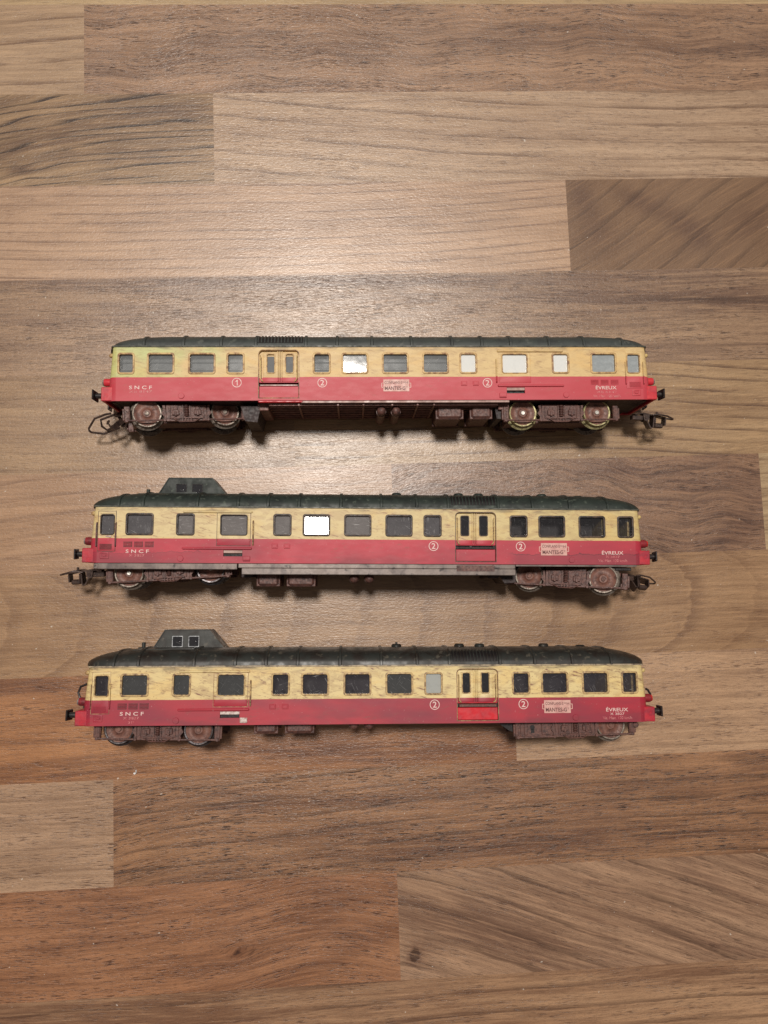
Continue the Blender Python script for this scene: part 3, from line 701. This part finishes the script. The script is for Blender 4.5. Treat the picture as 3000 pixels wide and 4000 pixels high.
    # ---------------- baggage door, tracks, grab rails
    g = MB(); a, b = xr(-67.0, -52.6)
    g.plate([(a, 7.7), (b, 7.7), (b, 21.8), (a, 21.8)], [rrect(*xr(BAG-6.0, BAG+6.0), 12.0, 21.2, .7)], YN-.18, YN+.02, .05)
    sd_ = g.build('sliding_door', pm, root, 40)
    if mir > 0:
        g = MB(); g.plate([(a-.2, 7.5), (b+.2, 7.5), (b+.2, 22.0), (a-.2, 22.0)], [[(a+.05, 7.75), (b-.05, 7.75), (b-.05, 21.75), (a+.05, 21.75)]], YN-.14, YN+.02); g.build('door_edge', M['ink'] if fm is M['frame2'] else M['ink3'], sd_)
    for nm, z0, z1 in (('door_track', 21.95, 22.95), ('door_track', 5.95, 6.95)):
        g = MB(); ta, tb = xr(-82.0, -51.7); g.box(ta, tb, YN-.75, YN+.1, z0, z1, .3); g.build(nm, pm, root)
    g = MB(); q = X(-51.3); g.tube([(q, YN+.05, 18.6), (q, YN-.7, 18.3), (q, YN-.7, 8.2), (q, YN+.05, 7.9)], .34, 8); g.build('door_handle', M['frame3'] if mir > 0 else pm, root)
    for e in (-119.2, -110.7):
        g = MB(); q = X(e) if abs(e) < 118.4 else X(-118.9); y_ = YN
        g.tube([(q, y_+.3, 17.5), (q, y_-.55, 17.1), (q, y_-.55, 7.2), (q, y_+.3, 6.9)], .3, 8); g.build('grab_rail', M['rail'] if fm is M['frame2'] else pm, root)
    g = MB(); a, b = xr(-118.3, -110.9)
    g.plate([(a, 5.1), (b, 5.1), (b, 22.3), (a, 22.3)], [rrect(*xr(CABDOOR-3.2, CABDOOR+3.2), 11.9, 21.3, .5)], YN-.16, YN+.02, .05)
    cdoor = g.build('cab_door', pm, root, 40)
    if mir > 0:
        g = MB(); g.plate([(a-.22, 4.9), (b+.22, 4.9), (b+.22, 22.5), (a-.22, 22.5)], [[(a+.03, 5.15), (b-.03, 5.15), (b-.03, 22.25), (a+.03, 22.25)]], YN-.14, YN+.02); g.build('door_edge', M['ink'] if fm is M['frame2'] else M['ink3'], cdoor)
    g = MB()
    for k in range(6): g.box(*xr(-117.4, -112.2), YN-.42, YN-.1, 5.75+k*.42, 5.98+k*.42, .05)
    g.build('door_louvre', M['rail'] if fm is M['frame2'] else pm, cdoor)
    if fm is M['frame2']:
        g = MB(); g.box(X(-115), X(-112.6), YN-.5, YN-.1, 11.2, 11.7, .1); g.build('door_latch', M['bright_step'], cdoor)
    for c in (-105.4, -100.8, -96.2):
        g = MB(); g.cur = 0; g.box(*xr(c-1.9, c+1.9), YN-.06, YN+.05, 6.8, 9.3); g.cur = 1
        for k in range(4): g.box(*xr(c-1.75, c+1.75), YN-.40, YN-.03, 7.1+k*.58, 7.4+k*.58, .08)
        g.build('louvre', [M['rail'] if mir > 0 else pm, pm], root)
    g = MB(); g.plate(rrect(*xr(-117.2, -113.4), 1.7, 4.5, .3), [rrect(*xr(-116.5, -114.1), 2.3, 3.9, .2)], YN-.25, YN+.03, .06)
    g.box(*xr(-116.1, -114.5), YN-.3, YN+.03, 2.75, 3.5, .1); g.build('hatch', pm, root)
    # slot beside the sliding door with its flap and bracket
    g = MB(); g.box(sa+.05, sb-.05, YN+.2, YN+1.0, 4.35, 5.6, .1); g.build('step_flap', M['bright_step'] if panes['bar'] else M['strip'], root)
    g = MB(); g.box(sa-.2, sb+.2, YN+1.5, YN+1.8, 2.6, 6.0); g.build('slot_back', M['black'], root)
    g = MB(); g.box(*xr(-55.6, -52.4), YN-.55, YN+.02, .9, 3.1, .15); g.box(*xr(-55.3, -52.6), YN-.8, YN-.5, 1.2, 1.7, .1)
    g.build('bracket', M['bright_step'] if panes['bar'] else pm, root)
    for c in (-41.8, -36.45):
        g = MB(); g.box(*xr(c-1.35, c+1.35), YN-.3, YN+.02, 6.5, 8.6, .15); g.box(*xr(c-.95, c+.95), YN-.42, YN-.2, 6.9, 8.2, .1); g.build('filler_box', pm, root)
    for c, z in (((-82.6, 2.0), (89.6, 2.1)) if mir > 0 else ((82.9, 2.2), (-89.8, 2.2))):
        g = MB(); g.cyl((c if mir > 0 else c, 0, z), 1.35, YN-.4, YN+.02, 'y', 24, .12) if True else None
        g.build('round_cap', pm, root)
    # ---------------- buffer beams, buffers, lamps
    for sg in (-1, 1):
        g = MB(); g.box(sg*118.7, sg*125.0, YN+.2, YN+1.5, .05, 6.35, .3); g.box(sg*118.7, sg*125.0, -YN-.2, -YN-1.5, .05, 6.35, .3); g.box(sg*123.7, sg*124.95, YN+1.3, -YN-1.3, .1, 6.3, .2); g.box(sg*118.7, sg*124.0, YN+1.3, -YN-1.3, 5.3, 6.3); g.box(sg*124.6, sg*125.3, -13, 13, .9, 5.4, .1)
        g.build('buffer_beam', M[bm_], root)
        for y in (-10, 10):
            g = MB(); g.cyl((0, y, 3.9), 1.25, min(sg*124.8, sg*129.4), max(sg*124.8, sg*129.4), 'x', 18); g.cyl((0, y, 3.9), 1.75, min(sg*125, sg*126.6), max(sg*125, sg*126.6), 'x', 18)
            bd = rg.uniform(-6, 6)
            g.M = Matrix.Translation((sg*129.8, y, 3.9)) @ Matrix.Rotation(rad(bd), 4, 'Z') @ Matrix.Rotation(rad(bd*.6), 4, 'X')
            g.box(-.4, .4, -3.1, 3.1, -2.3, 2.3, .3); g.build('buffer', M['buffer'], root)
            g = MB(); g.lathe([(.2, sg*121), (1.75, sg*121), (1.85, sg*124.4), (1.7, sg*125.2), (.2, sg*125.25)], (0, y*1.14, 9.6), 'x', 22)
            hl = g.build('headlamp', M['lamp2'] if mir > 0 else M[bm_], root)
            g = MB(); g.lathe([(.2, sg*125.1), (1.55, sg*125.1), (1.35, sg*125.9), (.2, sg*126.1)], (0, y*1.14, 9.6), 'x', 20); g.build('lamp_glass', M['lens_red'] if mir > 0 and sg > 0 else M['lens'], hl)
            g = MB(); g.lathe([(.1, sg*119.5), (1.0, sg*119.5), (1.0, sg*122.6), (.5, sg*123.2), (.1, sg*123.2)], (0, y*1.2, 21.8), 'x', 16); g.build('marker_lamp', M['cream_part'], root)
        for y in (-9.2, 0, 9.2):                 # front windows
            g = MB(); xx = sg*(122.9 if y == 0 else 122.1)
            g.M = Matrix.Translation((xx, y, 16.8)) @ Matrix.Rotation(sg*rad(-6.5), 4, 'Y') @ Matrix.Rotation(rad(sg*y*1.1), 4, 'Z')
            g.box(-.25, .25, -3.6, 3.6, -4, 4, .2); g.build('front_window', M['p3'], root)
    # ---------------- roof
    m = MB(); xs = np.concatenate([np.linspace(-125, -95, 16), np.linspace(-90, 90, 19), np.linspace(95, 125, 16)]); n = 25
    def sect(x, lift=0.0):
        ax = abs(x); h = 7.35*math.sqrt(max(0.0, 1-(max(0, ax-95)/30.2)**2))+lift
        w_ = 16.95*max(0.02, 1-(max(0, ax-108)/17.3)**3.4)**.5+lift
        out = []
        for k in range(n):
            a_ = math.pi*k/(n-1); cy, sz = math.cos(a_), math.sin(a_)
            out.append((x, -w_*math.copysign(abs(cy)**.82, cy), 24.75+h*abs(sz)**.80))
        return out
    vs_ = [p for x in xs for p in sect(float(x))]; fs_ = []
    for i in range(len(xs)-1):
        for k in range(n-1): fs_.append((i*n+k, i*n+k+1, (i+1)*n+k+1, (i+1)*n+k))
    fs_ += [tuple(range(n)), tuple((len(xs)-1)*n+k for k in range(n))]
    m.add(vs_, fs_)
    ribs = [-109.9, -99.5 if mir > 0 else -92.0, -75.9, -58.2, -45, -31.4, -13, 4.9, 20.6, 34.7, 57.0, 72.4, 89.1, 106.5]
    for x in ribs:
        x = X(x); q = []
        for dx, lf in ((-.8, -.1), (-.45, .55), (.45, .55), (.8, -.1)): q += sect(x+dx, lf)
        m.add(q, [(i*n+k, i*n+k+1, (i+1)*n+k+1, (i+1)*n+k) for i in range(3) for k in range(n-1)])
    gq = MB(); q = []  # black sheet laid on the roof paints the shade between the fins
    for x_ in np.linspace(35.9, 57.0, 6): q += [p_ for j, p_ in enumerate(sect(X(float(x_)), .10)) if 1 <= j <= 6]
    gq.add(q, [(i*6+j, i*6+j+1, (i+1)*6+j+1, (i+1)*6+j) for i in range(5) for j in range(5)])
    for k in range(14):                                     # ventilator fins over the doors
        x = X(36.7+k*1.48); q = []
        for dx, lf in ((-.38, -.1), (-.25, .42), (.25, .42), (.38, -.1)): q += [p for j, p in enumerate(sect(x+dx, lf)) if 1 <= j <= 7]
        m.add(q, [(i*7+j, i*7+j+1, (i+1)*7+j+1, (i+1)*7+j) for i in range(3) for j in range(6)]+[tuple(i*7 for i in range(4)), tuple(i*7+6 for i in range(4))])
    roof = m.build('roof', roofm, root, 50); gq.build('fin_gap_shade', M['black'], roof, 50)
    g = MB()
    path = [(-118.5, YN)]+[(118.5, YN)]
    for sg in (1, -1):
        pass
    ring = [(x, y) for x, y, z in plan_end(1, 24.35, .1)]+[(x, y) for x, y, z in reversed(plan_end(-1, 24.35, .1))]
    vs_ = []; nr = len(ring)
    for (gx, gz) in ((.05, 24.30), (.5, 24.36), (.5, 24.85), (-.3, 24.95)):
        for x, y in ring:
            l_ = math.hypot(max(0, abs(x)-112), y) or 1
            vs_.append((x+math.copysign(gx, x)*(1 if abs(x) > 119 else 0), y+math.copysign(gx, y)*(1 if abs(y) > 3 else 0), gz))
    g.add(vs_, [(i*nr+k, i*nr+(k+1) % nr, (i+1)*nr+(k+1) % nr, (i+1)*nr+k) for i in range(3) for k in range(nr)])
    g.build('gutter', gm, roof, 30)
    if mir > 0:
        for x in (12.5, 41.5, 50.9, 80.8, 98.0):
            g = MB(); zz = 31.6 if x < 90 else 30.9
            g.lathe([(.2, zz-.8), (2.2, zz-.8), (2.3, zz+1.2), (1.7, zz+1.8), (.2, zz+1.8)], (x, 0, 0), 'z', 24)
            if seed == 3 and x < 20: g.cyl((x, 0, 0), .5, zz+1.7, zz+2.6, 'z', 12)
            g.build('roof_vent', roofm, roof)
        g = MB()
        for y0, y1 in ((-8.6, 13.5),):
            g.prism([(-113, 28.2), (-104, 31.4), (-78.6, 32.2), (-75.4, 29.6), (-75.4, 27), (-113, 27)], y0, y1)
        g.cyl((-102.4, 1, 0), .85, 31, 34.4, 'z', 14, .15); g.box(-104.4, -101.2, -1, 3, 31, 32.2, .2)
        for q in range(5): g.box(-110.5+q*1.5, -109.6+q*1.5, -9.2+.4*(q % 2), -7.6, 28.3+.15*q, 29.2+.2*q, .2)
        g.build('exhaust_deck', roofm, roof, 25)
        g = MB()
        g.prism([(-98.5, 30.6), (-93.2, 39.7), (-73.4, 39.7), (-66, 30.6)], 1.9, 13.4)
        g.ribbon([(-98.7, 30.9), (-93.3, 39.85), (-73.3, 39.85), (-65.8, 30.9)], .5, 1.5, 13.8)
        ks = g.build('roof_cabin', roofm, roof, 25)
        for q in (-87.5, -80.1):
            f_ = MB(); f_.plate(rrect(q-2.45, q+2.45, 32.2, 37.2, .3), [rrect(q-2.1, q+2.1, 32.55, 36.85, .25)], 1.5, 1.95, .05)
            f_.build('cabin_window_frame', M['kiosk_edge'] if seed == 3 else M['black'], ks)
            f_ = MB(); f_.box(q-2.15, q+2.15, 1.78, 1.86, 32.5, 36.9); f_.cyl((q+.2, 0, 33.9), 1.0, 1.6, 1.85, 'y', 16); f_.build('cabin_window_pane', M['p_door'], ks)
    # ---------------- underside
    m = MB()
    m.box(-52, 53, -15.2, 15.2, -.5, .3)
    for y in (-13.2, -9.5, -4.8, 0, 4.8, 9.5, 13.8): m.box(-51.5, 52.5, y-.45, y+.45, -1.7, -.4, .12)
    for x in (-38, -20.5, -9, 4, 15.5, 23): m.box(X(-x)-.45, X(-x)+.45, -14.8, 14.8, -2.0, -.4, .12)
    for x in (-54.5, 55.5): m.box(x-2.5, x+2.5, -11, 11, -3.2, .2, .3)
    m.M = Matrix.Translation((0, 0, dz)); 
    if dz: m.v = [(x, y, z+dz) for x, y, z in m.v]
    ub = m.build('underside', M['brown_dark'] if mir > 0 else M['under_brown_lifted'], root, 30, False)
    for x0, x1 in ((-50.6, -40.0), (-37.2, -24.2)):
        a, b = xr(x0, x1)
        for nm in ('tank',):
            g = MB(); g.box(a+.5, b-.5, -9.6, 9.6, -6.9+dz, -.2+dz, 1.1); g.box(a, b, -8.6, -8.0, -7.1+dz, -.2+dz, .3); g.box(a, b, 8.0, 8.6, -7.1+dz, -.2+dz, .3)
            g.build('tank', M['brown'], root, 40)
    for x in (-6.9, -.2):
        x = X(x)+(-1.0 if mir < 0 else 0)
        g = MB(); g.lathe([(.3, -12.0), (1.3, -11.7), (1.9, -10.8), (2.0, -9.8), (2.0, 9.8), (1.9, 10.8), (1.3, 11.7), (.3, 12)], (x, 0, -3.4+dz), 'y', 24)
        g.cyl((x, 0, -3.4+dz), 2.25, -8.2, -7.6, 'y', 24); g.build('air_reservoir', M['brown'], root, 40)
    # ---------------- lettering
    yl = YN-.07; faint = M['letter_faint']
    def word(txt, x0, x1, z0, z1, mt, bold=0.0, name_='lettering', y=yl, parent=root):
        t_ = MB(); text_mb(t_, txt, x0, x1, z0, z1, y, bold=bold)
        o_ = t_.build(name_, mt, parent, weld=False); o_['label'] = 'lettering reading ' + txt
        return o_
    def roundel(x, z, d_):
        q = MB(); q.plate(circ(x, z, 2.15), [circ(x, z, 1.85)], yl, yl+.06); text_mb(q, d_, x-(.85 if d_ == '2' else .55), x+(.85 if d_ == '2' else .5), z-1.25, z+1.3, yl, bold=0.012) if d_ == '2' else q.prism([(x+.05, z-1.3), (x+.4, z-1.3), (x+.4, z+1.3), (x+.1, z+1.3), (x-.65, z+.45), (x-.4, z+.2), (x+.05, z+.65)], yl, yl+.06)
        o_ = q.build('class_number', M['letter'], root, weld=False); o_['label'] = 'ringed class number '+d_
    def route(x, z):
        q = MB(); q.box(x-5.85, x+5.85, YN-.12, YN+.02, z-2.75, z+2.75, .04)
        for s in (-1, 1): q.plate(rrect(*sorted((x+s*5.7, x+s*6.7)), z-1.1, z+1.2, .2), [rrect(*sorted((x+s*5.75, x+s*6.4)), z-.8, z+.9, .1)], YN-.12, YN+.02)
        pl = q.build('route_plate', M['plate'], root)
        word('CONFLANS-S\u1d57\u1d49H' if False else 'CONFLANS-S', x-5.3, x+2.6, z+.7, z+1.95, M['plate_ink'], .012, 'plate_lettering', YN-.16, pl)
        word('te', x+2.8, x+3.9, z+1.2, z+1.85, M['plate_ink'], .0, 'plate_lettering', YN-.16, pl)
        word('H', x+4.15, x+5.2, z+.75, z+1.85, M['plate_ink'], .0, 'plate_lettering', YN-.16, pl)
        word('MANTES-G', x-5.2, x+4.1, z-2.15, z-.45, M['plate_ink'], .022, 'plate_lettering', YN-.16, pl)
        word('T', x+4.3, x+5.2, z-1.2, z-.5, M['plate_ink'], .0, 'plate_lettering', YN-.16, pl)
    def spaced(txt, x0, x1, z0, z1, mt, bold=.0):
        word(txt, x0, x1, z0, z1, mt, bold)
    if mir > 0:
        z_ = 0.0
        spaced('S N C F', -106.2, -96.2, 4.25, 5.75, M['letter'], .012)
        spaced('X 3827', -104.7, -98.1, 2.7, 3.7, faint); 
        if seed == 3: spaced('31', -102.5, -100.9, .95, 1.85, faint, .01); spaced('T', -100.7, -99.9, 1.3, 1.9, faint)
        spaced('\u00c9VREUX', 103.2, 112.9, 4.5, 6.4, M['letter'], .01)
        spaced('X 3827', 104.9, 111.2, 3.0, 4.0, faint if seed == 2 else M['letter'])
        spaced('Vit. Max. 120 km/h', 101.6, 114.5, 1.2, 2.4, faint)
        roundel(28.0, 7.9, '2'); roundel(66.8, 7.9, '2'); route(81.7, 6.75)
    else:
        spaced('S N C F', -112.7, -102.7, 5.2, 6.8, M['letter'], .012); spaced('XB 8147', -112.7, -102.7, 3.6, 4.65, faint)
        spaced('31', -108.3, -106.9, 1.9, 2.7, faint)
        spaced('\u00c9VREUX', 96.6, 106.2, 4.65, 6.6, M['letter'], .01); spaced('XB 8147', 96.9, 106.3, 2.95, 4.0, faint)
        spaced('Vit. Max. 120 km/h', 95.3, 107.9, 1.0, 2.2, faint)
        roundel(-65.4, 8.1, '1'); roundel(-27.4, 8.0, '2'); roundel(47.1, 7.8, '2'); route(5.8, 6.7)
    return root

# ================================================================== the three railcars
def place(x, y, zc): return (x, y, zc)
p1 = {'*': ('p1', 0, 0), 'door': 'p_door1', 'bar': False, -24: ('p1', 0, 0), 28: ('p1', -4.5, 0), 13: ('p1', -.5, 0), -6: ('p1', -1.0, 1), -60: ('p_white', 0, 0), -81: ('p_white', 0, 0), -39: ('p_white', 1, 0), -101: ('p1b', 0, .5), -114: ('p1b', 0, 0)}
c1 = make_car('trailer_railcar', 'topmost red and cream model railcar with milky white windows and its ribbed underside showing', place(13.125, 90.425, 34.0), .009425, .000288, .000271, -1,
              M['paint1'], M['gutter'], M['frame1'], 'beam1', M['roof1'], p1, 1)
bogie(c1, -91.2, -3.7, 3.6, 12.5, tyres=('steel', 'steel'), tips='steel')
bogie(c1, 81.8, -4.5, 0.2, 0, 34.6, tyres=('brass', 'brass'), tips='tip')
coupler(c1, (-121.8, 1.5, -4.6), -1, 17, -48, 8, 1.22, True)
coupler(c1, (125.3, 0, -5.0), 1, 4, 6, 0, 1.05)
g = MB(); g.box(-37, 57, YN+.6, YN+1.4, -1.0, .3, .1); g.build('sill_strip', M['strip'], c1)
g = MB(); g.box(-56, -36.2, YN+.2, YN+2.2, -.8, -.02, .3); g.build('door_sill', M['bright_red'], c1)
g = MB(); g.prism([(-64.5, -1.2), (-55.5, -1.2), (-57.0, -8.6), (-62.5, -8.0)], -11, 12); g.build('fairing', M['brown_dark'], c1)
g = MB(); g.prism([(51.5, -.6), (57, -.6), (55.0, -7), (52.5, -7)], -9, 11); g.build('fairing', M['brown_dark'], c1)

p2 = {'*': ('p2', 0, 0), 'door': 'p_door', 'bar': False, -24: ('p2', -5.6, 0), -39: ('p2l', 0, 0), -6: ('p2l', 0, 0), -60: ('p2l', 0, 0), -81: ('p2l', 1, 0), 81: ('p2c', 0, 0), 99: ('p2c', 0, 0), 114: ('p2c', 0, 0), 66: ('p2c', 0, 0)}
c2 = make_car('railcar', 'middle red and cream model railcar with black-outlined windows and exposed grey chassis edge', place(7.109, 17.221, 34.0), -.007065, -.010896, -.002277, 1,
              M['paint2'], M['gutter'], M['frame2'], 'beam2', M['roof2'], p2, 2, -3.0)
bogie(c2, -88.9, -3.3, 3.6, 1.5, 35.6, tyres=('steel', 'dark_steel'), tips='tip')
bogie(c2, 91.8, -5.6, -2.5, -17, 32.6, tyres=('steel', 'steel'))
coupler(c2, (-126.3, 0, -4.7), -1, 3, 8, 0, 1.05)
coupler(c2, (121.4, 0, -6.7), 1, 7, -26, 0, .95)
g = MB(); g.box(-119.2, -58, YN+.1, YN+2.0, -2.75, -.15, .2); g.box(-119.8, -117.6, YN-.1, YN+1.0, -2.6, -.3, .3)
g.box(-57.5, 64.4, YN+.3, YN+2.4, -2.0, -.15, .15); g.box(-56, 64.4, YN-.1, YN+1.8, -4.9, -2.05, .25)
g.box(64.6, 119, YN+.6, YN+1.6, -.9, -.1, .1); g.build('chassis_edge', M['chassis_grey'], c2)
g = MB(); g.box(38.2, 55, YN-.2, YN+.2, -3.2, -.6, .1); g.build('chassis_tab', M['brown'], c2)
g = MB(); g.box(110, 117.5, YN+3, YN+6, -2.6, -1.2, .2); g.build('chassis_clip', M['buffer'], c2)
g = MB(); g.prism([(56, -1.5), (66.5, -1.5), (66, -8), (61, -8.4)], -9, 12); g.build('fairing', M['brown_dark'], c2)

p3 = {'*': ('p3', 0, 0), 'door': 'p_door', 'bar': True, 28: ('p3g', 0, 0), -101: ('p3m', 0, 0), -81: ('p3m', 0, 0), -60: ('p3m', 0, 0), 13: ('p3m', 0, 0), -24: ('p3', 1, 0)}
c3 = make_car('railcar', 'bottom red and cream model railcar with sooty black roof and white-edged roof cabin windows', place(6.913, -51.530, 34.4), -.00448, -.06193, .003749, 1,
              M['paint3'], M['gutter3'], M['frame3'], 'beam2', M['roof3'], p3, 3, 2.2)
bogie(c3, -91.3, -2.6, -1.1, 0, 34.0, tyres=('dark_steel', 'dark_steel'))
bogie(c3, 90.7, -2.6, 1.4, 0, 33.4, miss=-16.0)
g = MB(); g.tube([(-122.6, -11, 16.9), (-125.2, -11, 15.9), (-126.1, -11, 13.4), (-125.5, -11, 11.6), (-124.6, -11, 10.6)], .5, 8); g.build('brake_hose', M['buffer'], c3)
g = MB(); g.tube([(123.6, -11, 13.6), (124.6, -11, 13.0), (125.6, -11, 11.2), (125.4, -11, 9.2)], .5, 8); g.build('brake_hose', M['buffer'], c3)
g = MB(); g.prism([(57.5, -.8), (65.5, -.8), (66, -5.6), (62, -4.4), (58, -1.8)], -9.0, 12); g.build('fairing', M['black'], c3)
g = MB(); g.cyl((118, 0, -1.9), 1.3, -12, -8, 'y', 20, .2); g.build('pipe_end', M['brown'], c3)

# ================================================================== crumb on the floor
t = NT('clear_chip'); t.set('Base Color', (.75, .75, .75, 1)); t.set('Roughness', .2); t.set('Alpha', .75)
g = MB(); g.tube([(.5, .9, .3), (.55, 0, .35), (.45, -.7, .3), (-.1, -1.0, .3), (-.6, -.7, .35)], .28, 6)
g.box(-.7, .3, -.9, -.3, .05, .3, .08)
ch = g.build('plastic_chip', t.m); ch.location = (-0.10245, -0.09125, 0.0)
ch['label'] = 'tiny clear plastic chip on the bare wood below the bottom railcar'; ch['category'] = 'chip'
